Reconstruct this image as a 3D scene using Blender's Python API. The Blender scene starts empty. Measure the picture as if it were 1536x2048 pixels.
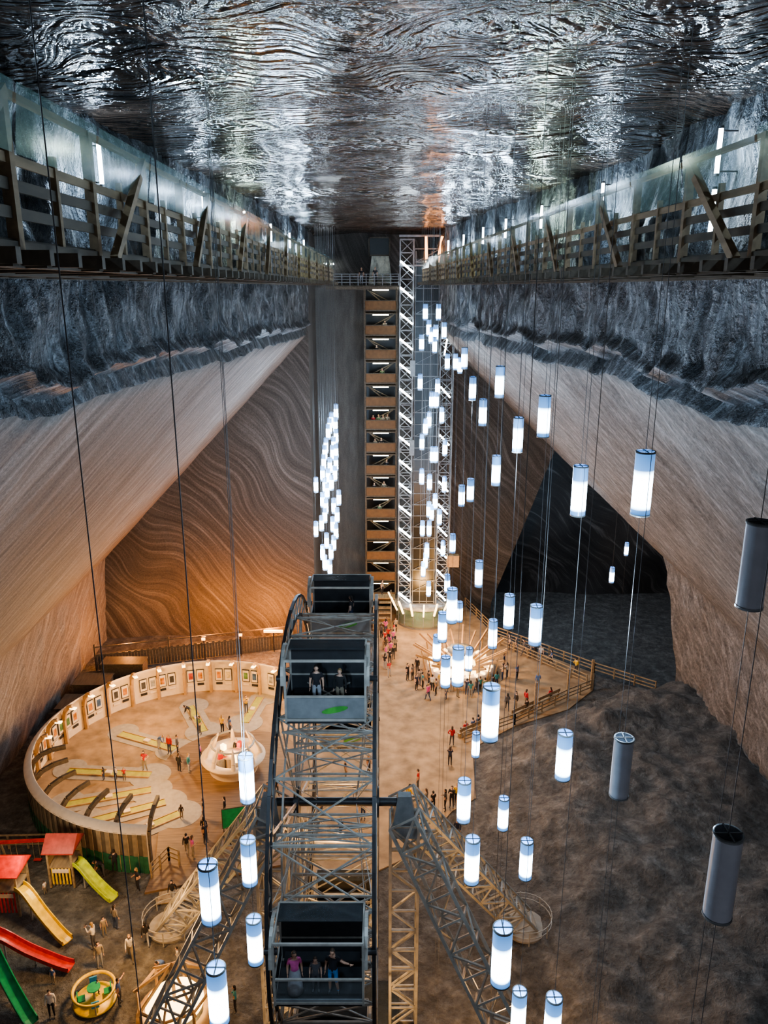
import bpy, bmesh, math, random
from mathutils import Vector, Matrix, noise
random.seed(7)
def nz(x,y,z=0.0): return noise.noise(Vector((x,y,z)))
def clamp(a,lo=0,hi=1): return max(lo,min(hi,a))
def interp(x,pts):
    if x<=pts[0][0]: return pts[0][1]
    for (a,b),(c,d) in zip(pts,pts[1:]):
        if x<=c: return b+(d-b)*(x-a)/(c-a)
    return pts[-1][1]
pi=math.pi
# ------------------------------------------------------------ materials
class NT:
    def __init__(s,name):
        s.m=bpy.data.materials.new(name); s.m.use_nodes=True
        s.n=s.m.node_tree.nodes; s.l=s.m.node_tree.links
        s.b=s.n['Principled BSDF']
    def node(s,t,**k):
        n=s.n.new(t)
        for a,v in k.items(): setattr(n,a,v)
        return n
    def link(s,a,b): s.l.new(a,b)
def rock(name,cols,A,B,fa=1.0,fb=.08,warp=3.0,wscale=.08,rough=.8,bump=.4,fine=6.0,bdist=.2,detail=6,pos=(.3,.5,.7),spec=.5,mixf=.6):
    t=NT(name); tc=t.node('ShaderNodeTexCoord')
    n1=t.node('ShaderNodeTexNoise'); n1.inputs['Scale'].default_value=wscale; n1.inputs['Detail'].default_value=2
    t.link(tc.outputs['Object'],n1.inputs['Vector'])
    sub=t.node('ShaderNodeVectorMath',operation='SUBTRACT'); t.link(n1.outputs['Color'],sub.inputs[0]); sub.inputs[1].default_value=(.5,.5,.5)
    sc=t.node('ShaderNodeVectorMath',operation='SCALE'); t.link(sub.outputs[0],sc.inputs[0]); sc.inputs['Scale'].default_value=warp*2
    ad=t.node('ShaderNodeVectorMath',operation='ADD'); t.link(tc.outputs['Object'],ad.inputs[0]); t.link(sc.outputs[0],ad.inputs[1])
    d1=t.node('ShaderNodeVectorMath',operation='DOT_PRODUCT'); d1.inputs[1].default_value=Vector(A).normalized()*fa; t.link(ad.outputs[0],d1.inputs[0])
    d2=t.node('ShaderNodeVectorMath',operation='DOT_PRODUCT'); d2.inputs[1].default_value=Vector(B).normalized()*fb; t.link(ad.outputs[0],d2.inputs[0])
    cb=t.node('ShaderNodeCombineXYZ'); t.link(d1.outputs['Value'],cb.inputs[0]); t.link(d2.outputs['Value'],cb.inputs[1])
    n2=t.node('ShaderNodeTexNoise'); n2.inputs['Scale'].default_value=1; n2.inputs['Detail'].default_value=detail; n2.inputs['Roughness'].default_value=.65
    t.link(cb.outputs[0],n2.inputs['Vector'])
    cr=t.node('ShaderNodeValToRGB'); e=cr.color_ramp.elements
    e[0].position=pos[0]; e[0].color=(*cols[0],1); e[1].position=pos[2]; e[1].color=(*cols[2],1)
    k=e.new(pos[1]); k.color=(*cols[1],1)
    t.link(n2.outputs['Fac'],cr.inputs[0])
    n3=t.node('ShaderNodeTexNoise'); n3.inputs['Scale'].default_value=fine; n3.inputs['Detail'].default_value=4; n3.inputs['Roughness'].default_value=.7
    t.link(tc.outputs['Object'],n3.inputs['Vector'])
    mx=t.node('ShaderNodeMix',data_type='RGBA',blend_type='OVERLAY'); mx.inputs[0].default_value=mixf
    t.link(cr.outputs[0],mx.inputs[6]); t.link(n3.outputs['Fac'],mx.inputs[7])
    t.link(mx.outputs[2],t.b.inputs['Base Color'])
    mm=t.node('ShaderNodeMath',operation='ADD'); t.link(n2.outputs['Fac'],mm.inputs[0])
    m2=t.node('ShaderNodeMath',operation='MULTIPLY'); m2.inputs[1].default_value=.5; t.link(n3.outputs['Fac'],m2.inputs[0]); t.link(m2.outputs[0],mm.inputs[1])
    bp=t.node('ShaderNodeBump'); bp.inputs['Strength'].default_value=bump; bp.inputs['Distance'].default_value=bdist
    t.link(mm.outputs[0],bp.inputs['Height']); t.link(bp.outputs[0],t.b.inputs['Normal'])
    t.b.inputs['Roughness'].default_value=rough; t.b.inputs['Specular IOR Level'].default_value=spec
    return t.m
def mat(name,col,rough=.6,metal=0,var=.25,scale=(3,3,3),alpha=1,bump=0):
    t=NT(name); tc=t.node('ShaderNodeTexCoord'); mp=t.node('ShaderNodeMapping'); mp.inputs['Scale'].default_value=scale
    t.link(tc.outputs['Object'],mp.inputs['Vector'])
    n=t.node('ShaderNodeTexNoise'); n.inputs['Scale'].default_value=1; n.inputs['Detail'].default_value=4; t.link(mp.outputs[0],n.inputs['Vector'])
    cr=t.node('ShaderNodeValToRGB'); e=cr.color_ramp.elements; e[0].position=.3;e[1].position=.7
    e[0].color=(*[c*(1-var) for c in col],1); e[1].color=(*[min(1,c*(1+var)) for c in col],1)
    t.link(n.outputs['Fac'],cr.inputs[0]); t.link(cr.outputs[0],t.b.inputs['Base Color'])
    t.b.inputs['Roughness'].default_value=rough; t.b.inputs['Metallic'].default_value=metal; t.b.inputs['Alpha'].default_value=alpha
    if bump:
        b=t.node('ShaderNodeBump'); b.inputs['Strength'].default_value=bump; b.inputs['Distance'].default_value=.05
        t.link(n.outputs['Fac'],b.inputs['Height']); t.link(b.outputs[0],t.b.inputs['Normal'])
    return t.m
def emi(name,col,s,base=(.8,.8,.8),samp=True):
    t=NT(name); t.b.inputs['Base Color'].default_value=(*base,1); t.b.inputs['Emission Color'].default_value=(*col,1); t.b.inputs['Emission Strength'].default_value=s
    if not samp: t.m.cycles.emission_sampling='NONE'
    return t.m
# ------------------------------------------------------------ mesh builder
class MB:
    def __init__(s): s.V=[];s.F=[];s.M=[];s.S=[]
    def add(s,vs,fs,mi,sm=False):
        o=len(s.V); s.V+= [tuple(v) for v in vs]
        for f in fs: s.F.append(tuple(o+i for i in f)); s.M.append(mi); s.S.append(sm)
    def box(s,c,d,mi=0,rz=0):
        x,y,z=d[0]/2,d[1]/2,d[2]/2; ca,sa=math.cos(rz),math.sin(rz)
        vs=[(c[0]+a*ca-b*sa,c[1]+a*sa+b*ca,c[2]+e) for a in(-x,x) for b in(-y,y) for e in(-z,z)]
        s.add(vs,[(0,1,3,2),(4,6,7,5),(0,4,5,1),(2,3,7,6),(0,2,6,4),(1,5,7,3)],mi)
    def beam(s,p,q,w,h,mi=0,up=(0,0,1)):
        p=Vector(p);q=Vector(q);d=(q-p)
        if d.length<1e-6: return
        d.normalize(); u=Vector(up)
        if abs(d.dot(u))>.98: u=Vector((0,1,0))
        r=d.cross(u).normalized(); u=r.cross(d)
        vs=[]
        for c in(p,q):
            for a,b in((-1,-1),(1,-1),(1,1),(-1,1)): vs.append(c+r*a*w/2+u*b*h/2)
        s.add(vs,[(0,3,2,1),(4,5,6,7),(0,1,5,4),(1,2,6,5),(2,3,7,6),(3,0,4,7)],mi)
    def cyl(s,p,q,r0,r1=None,n=12,mi=0,cap=True,sm=True):
        if r1 is None: r1=r0
        p=Vector(p);q=Vector(q);d=(q-p).normalized(); u=Vector((0,0,1)) if abs(d.z)<.95 else Vector((1,0,0))
        a=d.cross(u).normalized(); b=a.cross(d)
        vs=[]
        for c,r in((p,r0),(q,r1)):
            for k in range(n): t=2*pi*k/n; vs.append(c+a*(r*math.cos(t))+b*(r*math.sin(t)))
        s.add(vs,[(k,(k+1)%n,n+(k+1)%n,n+k) for k in range(n)],mi,sm)
        if cap:
            s.add(vs[:n],[tuple(range(n))[::-1]],mi); s.add(vs[n:],[tuple(range(n))],mi)
    def ell(s,c,r,n=10,m=7,mi=0,f=None,z0=0.0,z1=1.0):
        vs=[]
        for j in range(m+1):
            t=pi*(z0+(z1-z0)*j/m)
            for k in range(n):
                a=2*pi*k/n; v=Vector((r[0]*math.sin(t)*math.cos(a),r[1]*math.sin(t)*math.sin(a),r[2]*math.cos(t)))
                if f: v=f(v)
                vs.append(Vector(c)+v)
        s.add(vs,[(j*n+k,(j+1)*n+k,(j+1)*n+(k+1)%n,j*n+(k+1)%n) for j in range(m) for k in range(n)],mi,True)
    def rev(s,c,prof,n=32,mi=0,a0=0,a1=2*pi,sm=True):
        full=abs(a1-a0-2*pi)<1e-6; m=n if full else n+1; vs=[]
        for k in range(m):
            t=a0+(a1-a0)*k/n
            for r,z in prof: vs.append((c[0]+r*math.cos(t),c[1]+r*math.sin(t),c[2]+z))
        L=len(prof); fs=[]
        for k in range(n):
            k2=(k+1)%m
            for j in range(L-1): fs.append((k*L+j,k2*L+j,k2*L+j+1,k*L+j+1))
        s.add(vs,fs,mi,sm)
    def prism(s,pts,z0,z1,mi=0):
        n=len(pts); vs=[(x,y,z0) for x,y in pts]+[(x,y,z1) for x,y in pts]
        s.add(vs,[tuple(range(n))[::-1],tuple(range(n,2*n))]+[(k,(k+1)%n,n+(k+1)%n,n+k) for k in range(n)],mi)
    def truss(s,p,q,w,bay,ch=.1,br=.06,mi=0,side=None):
        p=Vector(p);q=Vector(q);d=(q-p);L=d.length;d.normalize()
        u=Vector(side) if side else (Vector((1,0,0)) if abs(d.x)<.8 else Vector((0,1,0)))
        a=(u-d*u.dot(d)).normalized(); b=d.cross(a)
        cs=[(a*i+b*j)*(w/2) for i,j in((-1,-1),(1,-1),(1,1),(-1,1))]
        for c in cs: s.beam(p+c,q+c,ch,ch,mi,up=a)
        n=max(1,round(L/bay))
        for k in range(n+1):
            o=p+d*(L*k/n)
            for i in range(4):
                s.beam(o+cs[i],o+cs[(i+1)%4],br,br,mi,up=d)
                if k<n:
                    o2=p+d*(L*(k+1)/n); x,y=(i,(i+1)%4) if k%2 else ((i+1)%4,i)
                    s.beam(o+cs[x],o2+cs[y],br,br,mi)
    def build(s,name,mats,loc=(0,0,0),hide=False):
        me=bpy.data.meshes.new(name); me.from_pydata(s.V,[],s.F)
        for m in mats: me.materials.append(m)
        me.polygons.foreach_set('material_index',s.M); me.polygons.foreach_set('use_smooth',s.S); me.update()
        o=bpy.data.objects.new(name,me); o.location=loc; bpy.context.collection.objects.link(o); return o
def grid(name,fn,nu,nv,mat,smooth=True,flip=False,matfn=None):
    me=bpy.data.meshes.new(name); vs=[];fs=[]
    for i in range(nu+1):
        for j in range(nv+1): vs.append(fn(i/nu,j/nv))
    for i in range(nu):
        for j in range(nv):
            a=i*(nv+1)+j; q=(a,a+1,a+nv+2,a+nv+1); fs.append(q[::-1] if flip else q)
    me.from_pydata(vs,[],fs); ms=mat if isinstance(mat,list) else [mat]
    for m in ms: me.materials.append(m)
    if matfn:
        for p in me.polygons: p.material_index=matfn(p.center)
    for p in me.polygons: p.use_smooth=smooth
    o=bpy.data.objects.new(name,me); bpy.context.collection.objects.link(o); return o
# ------------------------------------------------------------ shell
def xl(y): return interp(y,[(20,-9.1),(45,-8.3),(80,-7.5)])
def xr(y): return interp(y,[(33,9.5),(54,7.8),(88,5.3)])
M_rough=rock('dark_drip_salt',[(.018,.021,.025),(.085,.095,.105),(.40,.43,.46)],(0,1,.1),(0,0,1),2.2,.7,1.2,.3,.45,1.0,4,.6,spec=.45)
M_slopeL=rock('salt_slope_l',[(.095,.083,.075),(.17,.15,.135),(.30,.275,.25)],(.3,.62,-.7),(-.5,-.62,-.55),3.0,.12,1.2,.05,.7,.7,10,.12,spec=.3,detail=8,mixf=.9)
M_slopeR=rock('salt_slope_r',[(.085,.08,.075),(.155,.145,.135),(.30,.285,.27)],(-.3,.62,-.7),(.5,-.62,-.55),2.2,.6,1.2,.06,.7,1,5,.18,spec=.3,detail=8,mixf=1)
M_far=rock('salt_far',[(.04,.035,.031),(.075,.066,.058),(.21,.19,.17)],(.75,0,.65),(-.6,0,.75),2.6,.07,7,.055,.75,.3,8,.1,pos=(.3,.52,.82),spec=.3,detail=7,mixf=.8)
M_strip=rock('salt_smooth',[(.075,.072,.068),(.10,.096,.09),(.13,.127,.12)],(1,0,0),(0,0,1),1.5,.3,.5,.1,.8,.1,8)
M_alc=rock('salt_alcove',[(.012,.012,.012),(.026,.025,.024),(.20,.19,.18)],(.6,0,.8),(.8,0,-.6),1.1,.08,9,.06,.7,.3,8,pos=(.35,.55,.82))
def lprof(y):
    j=nz(y*.22,3.1)*.7+nz(y*.9,8)*.25
    zl=35.1-.018*y+j; zs=34.2-.02*y+.5*j
    X=xl(y)
    return [(X,43,.1,0),(X,zl+.5,.35,22),(X+.35,zl,.2,4),(X-.5,zl-.35,.1,3),(X-.25,zs,.15,5),(-30,9,.12,44),(-30.8,-8,.3,14)]
def rprof(y):
    j=nz(y*.2,13.1)*.8+nz(y*.9,18)*.25
    zl=34.7-.01*y+j; zs=33.8-.015*y+.5*j
    X=xr(y)
    return [(X,43,.1,0),(X,zl+.5,.35,22),(X-.4,zl,.2,4),(X+.6,zl-.4,.1,3),(X+.1,zs,.15,5),(27,12,.2,44),(28.5,-8,.5,18)]
def mkwall(name,prof,y0,yend,sgn,mats):
    NY=330; vs=[];fs=[];mi=[]; n=sum(p[3] for p in prof(0))
    for i in range(NY+1):
        t=i/NY; yy=y0+(88-y0)*t; P=prof(yy); row=[(P[0][0],P[0][1],P[0][2])]
        for a,b in zip(P,P[1:]):
            for k in range(1,b[3]+1):
                f=k/b[3]; row.append((a[0]+(b[0]-a[0])*f,a[1]+(b[1]-a[1])*f,b[2]))
        for (x,z,am) in row:
            ye=yend(z); y=y0+(ye-y0)*t
            d=am*(nz(y*.35,z*.35,x*.1)*1.2+nz(y*1.3,z*.8,5)*.6+ (abs(nz(y*2.2,z*.5,9))*.7))
            vs.append((x+sgn*d,y,z+.3*d))
    m=n+1
    for i in range(NY):
        for j in range(n):
            a=i*m+j; q=(a,a+1,a+m+1,a+m); fs.append(q if sgn<0 else q[::-1]); mi.append(0 if j<34 else 1)
    me=bpy.data.meshes.new(name); me.from_pydata(vs,[],fs)
    for q in mats: me.materials.append(q)
    for p,k in zip(me.polygons,mi): p.material_index=k; p.use_smooth=True
    o=bpy.data.objects.new(name,me); bpy.context.collection.objects.link(o)
mkwall('wall_left',lprof,-6,lambda z:79.3,1,[M_rough,M_slopeL])
mkwall('wall_right',rprof,-6,lambda z:interp(z,[(0,66.5),(6,67),(11,70),(15,77),(19,88.3)]),-1,[M_rough,M_slopeR])
def dzz(x,z): return nz(x*.12,z*.12,2)*1.0+nz(x*.5,z*.5)*.15
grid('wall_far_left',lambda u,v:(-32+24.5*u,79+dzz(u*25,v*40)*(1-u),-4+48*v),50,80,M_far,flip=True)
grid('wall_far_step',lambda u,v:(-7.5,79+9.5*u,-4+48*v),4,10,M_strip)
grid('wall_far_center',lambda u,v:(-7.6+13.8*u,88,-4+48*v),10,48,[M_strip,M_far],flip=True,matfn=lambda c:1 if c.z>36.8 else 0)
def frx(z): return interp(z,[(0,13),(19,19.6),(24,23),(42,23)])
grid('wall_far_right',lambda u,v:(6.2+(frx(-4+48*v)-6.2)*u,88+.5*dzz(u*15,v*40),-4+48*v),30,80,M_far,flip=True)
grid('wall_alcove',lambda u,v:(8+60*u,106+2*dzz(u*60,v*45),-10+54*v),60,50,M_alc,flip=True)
# ceiling: wet, rippled salt
t=NT('wet_ceiling'); tc=t.node('ShaderNodeTexCoord')
def noi(t,src,scale,detail,rough=.55,dist=0):
    n=t.node('ShaderNodeTexNoise'); n.inputs['Scale'].default_value=scale; n.inputs['Detail'].default_value=detail; n.inputs['Roughness'].default_value=rough; n.inputs['Distortion'].default_value=dist
    t.link(src,n.inputs['Vector']); return n
n1=noi(t,tc.outputs['Object'],.18,2)
sc=t.node('ShaderNodeVectorMath',operation='SCALE'); sc.inputs['Scale'].default_value=8; t.link(n1.outputs['Color'],sc.inputs[0])
ad=t.node('ShaderNodeVectorMath',operation='ADD'); t.link(tc.outputs['Object'],ad.inputs[0]); t.link(sc.outputs[0],ad.inputs[1])
mp=t.node('ShaderNodeMapping'); mp.inputs['Scale'].default_value=(.7,2.3,1); t.link(ad.outputs[0],mp.inputs['Vector'])
n2=noi(t,mp.outputs[0],1.8,2.5,.5)
n5=noi(t,tc.outputs['Object'],4.5,2,.5)
wv=t.node('ShaderNodeTexWave',wave_type='RINGS',rings_direction='Z'); wv.inputs['Scale'].default_value=.75; wv.inputs['Distortion'].default_value=5; wv.inputs['Detail'].default_value=2; wv.inputs['Detail Scale'].default_value=.7
m3=t.node('ShaderNodeMapping'); m3.inputs['Location'].default_value=(-1.5,-15,0); t.link(ad.outputs[0],m3.inputs['Vector']); t.link(m3.outputs[0],wv.inputs['Vector'])
def mth(t,op,a,b):
    m=t.node('ShaderNodeMath',operation=op)
    for i,x in enumerate((a,b)):
        if isinstance(x,(int,float)): m.inputs[i].default_value=x
        else: t.link(x,m.inputs[i])
    return m.outputs[0]
hgt=mth(t,'ADD',mth(t,'ADD',n2.outputs['Fac'],mth(t,'MULTIPLY',wv.outputs['Fac'],.16)),mth(t,'MULTIPLY',n5.outputs['Fac'],.2))
bp=t.node('ShaderNodeBump'); bp.inputs['Strength'].default_value=1; bp.inputs['Distance'].default_value=.22; t.link(hgt,bp.inputs['Height']); t.link(bp.outputs[0],t.b.inputs['Normal'])
cr=t.node('ShaderNodeValToRGB'); cr.color_ramp.elements[0].color=(.006,.005,.005,1); cr.color_ramp.elements[1].color=(.11,.075,.055,1); cr.color_ramp.elements[0].position=.38;cr.color_ramp.elements[1].position=.72
t.link(n2.outputs['Fac'],cr.inputs[0]); t.link(cr.outputs[0],t.b.inputs['Base Color'])
t.b.inputs['Roughness'].default_value=.12; t.b.inputs['Specular IOR Level'].default_value=.24
grid('ceiling',lambda u,v:(-11+22*u,-6+96*v,41.8+.75*v+nz(u*5,v*22)*.25-.5*(abs(u-.5)*2)**3),44,190,t.m,flip=True)
M_gr=rock('rock_ground',[(.055,.052,.048),(.105,.099,.09),(.19,.18,.165)],(1,.3,0),(-.3,1,0),.8,.8,1,.3,.85,1,2.6,.35,detail=8,mixf=.9)
def drop(x,y):
    if y<66: return 0
    return 6*clamp((x-interp(y,[(66,27),(66.5,25.9),(70.5,21.2),(79.3,12.6),(88,10)]))/.8)
def gh(x,y):
    e=interp(y,[(-6,9),(31.8,8.7),(39.5,9.1),(50,7.4),(57,7.6),(63.3,16.8),(67,26),(69,60)])
    d=x-e; h=0
    if d>0 and y<69:
        h=3.0*(1-math.exp(-d/6))*clamp(d/1.2)+ nz(x*.25,y*.25)*.9*clamp(d/3)+nz(x*.8,y*.8)*.3*clamp(d/2)+nz(x*2.1,y*2.1)*.15*clamp(d/2)
        st=clamp(1-abs(x-18)/4.5)*clamp(1-abs(y-57)/5)
        if st>0: hh=h+1.2*st; h=h*(1-st)+st*(math.floor(hh/.45)*.45)
        h*=clamp((69-y)/3)
    return h-.06-drop(x,y)
grid('floor',lambda u,v:(-34+90*u,-6+114*v,gh(-34+90*u,-6+114*v)),300,380,M_gr,flip=True)
# ------------------------------------------------------------ common materials
WOOD=mat('timber',(.30,.22,.13),.6,0,.3,(6,1,6)); WOODD=mat('timber_dark',(.10,.08,.055),.6,0,.3,(6,1,6)); TAN=mat('timber_panel',(.44,.28,.14),.6,0,.15); TAN2=mat('stair_panel',(.17,.085,.03),.6,0,.15); CLAD=mat('cladding',(.22,.17,.11),.7,0,.2); CLAD2=mat('cladding_gap',(.11,.085,.055),.7,0,.2)
SAND=mat('sand_floor',(.32,.22,.125),.85,0,.35,(.8,.8,.8),bump=.3); DECK=mat('deck_boards',(.20,.13,.08),.6,0,.35,(.6,8,1))
STEEL=mat('galvanised_steel',(.40,.385,.34),.45,.1,.2); ESTEEL=mat('elevator_steel',(.20,.21,.22),.45,.2,.2); DARKM=mat('dark_metal',(.045,.045,.047),.4,.3,.2); BLACK=mat('shaft_black',(.008,.009,.01),.3,0,.2)
GLASS=mat('teal_glass',(.26,.46,.42),.12,0,.1,alpha=.34); PANEL=mat('smoked_glass',(.05,.06,.065),.12,0,.2,alpha=.85); GREYP=mat('grey_panel',(.24,.26,.265),.3,.1,.15); CLEAR=mat('clear_panel',(.35,.4,.4),.06,0,.1,alpha=.10); GDARK=mat('gondola_dark',(.03,.032,.035),.5,0,.2)
GREEN=mat('leaf_green',(.08,.35,.05),.5); DGREEN=mat('dark_green_net',(.02,.12,.055),.8); WHITE=mat('white_panel',(.74,.62,.47),.5,0,.06)
RED=mat('red_plastic',(.6,.04,.03),.35); YEL=mat('yellow_plastic',(.75,.5,.03),.35); LIME=mat('lime_plastic',(.5,.6,.05),.35); GRN=mat('green_plastic',(.02,.3,.12),.35); BLU=mat('blue_plastic',(.05,.3,.6),.35)
CONC=mat('pad_concrete',(.33,.30,.25),.8,0,.12); LANE=mat('lane_turf',(.40,.40,.08),.8,0,.15)
TUBE=emi('tube_white',(.80,.92,1),34,samp=False); TUBEG=emi('tube_stair',(1,.93,.66),14); TUBEO=emi('tube_orange',(1,.34,.05),7); GLOW=emi('warm_glow',(1,.66,.28),5)
# ------------------------------------------------------------ walkways
def walkway(side):
    b=MB()
    if side<0: xo=lambda y:-4.9; xi=lambda y:xl(y)-.2
    else: xo=lambda y:interp(y,[(14,6.3),(79,3.7)]); xi=lambda y:xr(y)+.2
    s=side; ys=[2+3*k for k in range(26)]+[78.6]
    for y0,y1 in zip(ys,ys[1:]):
        a0,a1,c0,c1=xo(y0),xo(y1),xi(y0),xi(y1)
        b.add([(a0,y0,37.62),(a1,y1,37.62),(c1,y1,37.62),(c0,y0,37.62),(a0,y0,37.54),(a1,y1,37.54),(c1,y1,37.54),(c0,y0,37.54)],[(0,1,2,3),(4,5,6,7),(0,1,5,4),(2,3,7,6)],1)
        for z,w,h,mi in((37.42,.12,.34,1),(37.95,.05,.15,1),(38.3,.05,.15,1),(38.62,.05,.13,0),(39.42,.10,.09,0)):
            b.beam((a0,y0,z),(a1,y1,z),w,h,mi)
        mx=lambda f:(a0+(c0-a0)*f,a1+(c1-a1)*f)
        for f in(.4,.8):
            p,q=mx(f); b.beam((p,y0,37.32),(q,y1,37.32),.12,.25,1)
        for k in range(3):
            y=y0+k; b.beam((xo(y)-s*.45,y,37.38),(xi(y),y,37.38),.14,.2,1,up=(0,0,1))
            if k%2==0: b.beam((xo(y)-s*.4,y,37.3),(xi(y),y+1.5,37.25),.1,.1,1)
        b.box((a0,y0,38.4),(.15,.15,2.1),0)
        b.box((xo(y0+1.5),y0+1.5,38.2),(.1,.1,1.3),0)
        g0,g1=a0-s*.1,a1-s*.1
        b.add([(g0,y0+.05,38.68),(g1,y1-.05,38.68),(g1-s*.12,y1-.05,39.52),(g0-s*.12,y0+.05,39.52)],[(0,1,2,3)],2)
    for y in ys[::2]:
        if y<74: b.beam((xo(y)-s*.3,y,37.45),(xo(y+3)-s*.05,y+3,39.42),.13,.16,0)
    b.build('timber_walkway',[WOOD,WOODD,GLASS])
walkway(-1); walkway(1)
def tubes():
    L=[(xl(y)+.55,y) for y in(25,37,46,55,64,73)]; R=[(xr(y)-.55,y) for y in(22.7,34,43,51,58,66,74)]
    for x,y in L+R:
        b=MB()
        for z in ([0,-1.5] if (x,y)==R[0] else [0]):
            b.cyl((0,0,z-.55),(0,0,z+.55),.06,n=10,mi=0); b.cyl((0,0,z+.55),(0,0,z+.62),.07,n=10,mi=1); b.cyl((0,0,z-.62),(0,0,z-.55),.07,n=10,mi=1)
            s=1 if x>0 else -1
            b.beam((0,0,z+.5),(s*.6,0,z+.5),.04,.04,1); b.beam((0,0,z-.5),(s*.6,0,z-.5),.04,.04,1)
        b.build('wall_tube_lamp',[TUBE,DARKM],(x,y,40.5))
tubes()
# ------------------------------------------------------------ pendant lamps
def ramp(t,src,stops):
    c=t.node('ShaderNodeValToRGB'); e=c.color_ramp.elements
    e[0].position,e[0].color=stops[0][0],(*stops[0][1],1); e[1].position,e[1].color=stops[-1][0],(*stops[-1][1],1)
    for p,k in stops[1:-1]: q=e.new(p); q.color=(*k,1)
    t.link(src,c.inputs[0]); return c
def shellmat(name,K=1):
    t=NT(name); at=t.node('ShaderNodeAttribute'); at.attribute_name='glow'
    w=(7*K,9.5*K,12*K)
    c=ramp(t,at.outputs['Fac'],[(0,(.05,.17,.42)),(.10,(.12,.36,.85)),(.17,w),(.62,w),(.72,(.16,.42,.95)),(1,(.06,.2,.5))])
    t.link(c.outputs[0],t.b.inputs['Emission Color']); t.b.inputs['Emission Strength'].default_value=1
    t.b.inputs['Base Color'].default_value=(.25,.4,.6,1); t.b.inputs['Roughness'].default_value=.25; t.m.cycles.emission_sampling='NONE'
    return t.m
SHELL=shellmat('pendant_acrylic'); SHELL2=shellmat('pendant_acrylic_far',1.6); OFF=mat('pendant_unlit',(.50,.53,.58),.3,0,.1); CABLE=mat('cable_grey',(.10,.10,.10),.5)
def lampgeo(b,x,y,z,top=41.7,bot=None,r=.2,L=1.4,n=20,glow=None):
    z0=z-L/2; st=[0,.1,.17,.4,.62,.72,1]; vs=[]
    for s in st:
        for k in range(n): a=2*pi*k/n; vs.append((x+r*math.cos(a),y+r*math.sin(a),z0+L*s))
    o=len(b.V)
    b.add(vs,[(j*n+k,j*n+(k+1)%n,(j+1)*n+(k+1)%n,(j+1)*n+k) for j in range(len(st)-1) for k in range(n)],0,True)
    for i,s in enumerate(st): 
        for k in range(n): glow[o+i*n+k]=s
    b.cyl((x,y,z0+.02),(x,y,z0),r*.98,n=n,mi=1); 
    b.beam((x-r,y,z0+L),(x+r,y,z0+L),.025,.02,2); b.beam((x,y-r,z0+L),(x,y+r,z0+L),.025,.02,2)
    b.rev((x,y,z0+L-.02),[(r+.008,-.02),(r+.008,.02),(r-.02,.02)],n,1); b.rev((x,y,z0+.02),[(r-.02,-.02),(r+.008,-.02),(r+.008,.02)],n,1)
    b.cyl((x,y,z0+L-.05),(x,y,top),.007,n=5,mi=2)
    if bot is not None: b.cyl((x,y,z0),(x,y,bot),.006,n=5,mi=2)
def lampobj(name,lst,lit=True,bot=True,n=20,r=.2,sh=None):
    b=MB(); glow={}
    for x,y,z in lst: lampgeo(b,x,y,z,glow=glow,bot=(.05 if bot else None),n=n,r=r)
    o=b.build(name,[(sh or SHELL) if lit else OFF,GREYP,CABLE])
    at=o.data.attributes.new('glow','FLOAT','POINT'); at.data.foreach_set('value',[glow.get(i,.5) for i in range(len(b.V))])
    return o
NEAR=[(5.5,16.1,33.0),(5.3,20.5,31.7),(5.3,25.7,32.9),(5.3,30.5,31.4),(5.1,34.6,33.0),(5.1,40.1,30.8),(5.2,46.0,31.3),(5.2,51.2,32.6),(5.1,34.6,29.0),(5.1,44.6,25.5),(5.0,48.6,24.1),(4.8,37.0,23.1),(4.8,51.8,19.8),(4.8,18.2,25.0),(5.0,23.7,26.3),(4.9,28.3,24.8),(5.0,32.9,21.7),(2.5,16.3,27.4),(4.7,35.1,14.5),(2.4,20.1,22.2),(2.4,17.8,22.0),(4.6,25.7,17.5),(4.5,20.7,19.6),(2.4,12.8,23.9),(3.7,16.8,17.9),(4.1,14.8,19.9),(2.7,36.4,19.3),(2.6,29.8,21.4),(2.5,23.9,24.7),(4.8,40.1,16.8),(2.6,31.9,22.5),(2.6,27.7,25.3),(4.9,46.8,16.8),(4.6,53.1,16.3),(-3.7,18.2,24.3),(-3.6,17.4,22.3),(-3.6,13.3,25.0),(-3.4,16.6,20.5),(-3.4,12.6,23.1),(24.6,75,11.5),(19.3,62,13.6)]
for i,p in enumerate(NEAR): lampobj('pendant_lamp',[p],bot=i%3==0)
for p in [(5.7,11.3,32.9),(5.0,14.3,27.3),(4.8,9.2,29.0)]: lampobj('pendant_lamp',[p],lit=False)
RX=[3.5,4.6,3.8,4.0,5.1,4.4,3.2,4.3,5.4,6.1,6.5,3.1,4.6,4.1,4.5,5.0,3.9,3.6,3.3,5.3,4.2,4.5,3.3,4.0,5.3,4.5,3.95,4.2,3.4,4.0,4.9,5.25,3.8,3.7,3.5,4.0]
RZ=[35,35,33.7,33.1,33.5,33.3,32.5,32.3,30.9,30.9,30.6,29.2,28.8,27.7,27.7,26.4,26,25.4,24.1,23.6,23,23,21.1,20.6,20.4,18.9,18.2,17.9,16.5,16.5,17.5,14.7,14.5,13.6,12.8,11]
lampobj('pendant_lamp_cluster',[(x,68-(35-z)*.11,z) for x,z in zip(RX,RZ)],n=10,sh=SHELL2,bot=False)
LX=[-4.3,-4.7,-4.85,-4.35,-5,-4.3,-5.2,-4.5,-5.3,-4.6,-4.3,-5.4,-4.85,-4.3,-5.5,-5,-4.4,-6.1,-5.3,-4.7,-5.1,-5.5,-4.05,-5.2,-4.5,-5.3,-4.2,-5.6,-4.6,-6.1,-4.3,-5.15,-4.5,-5.5,-4.75,-5.3,-4.85]
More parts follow.
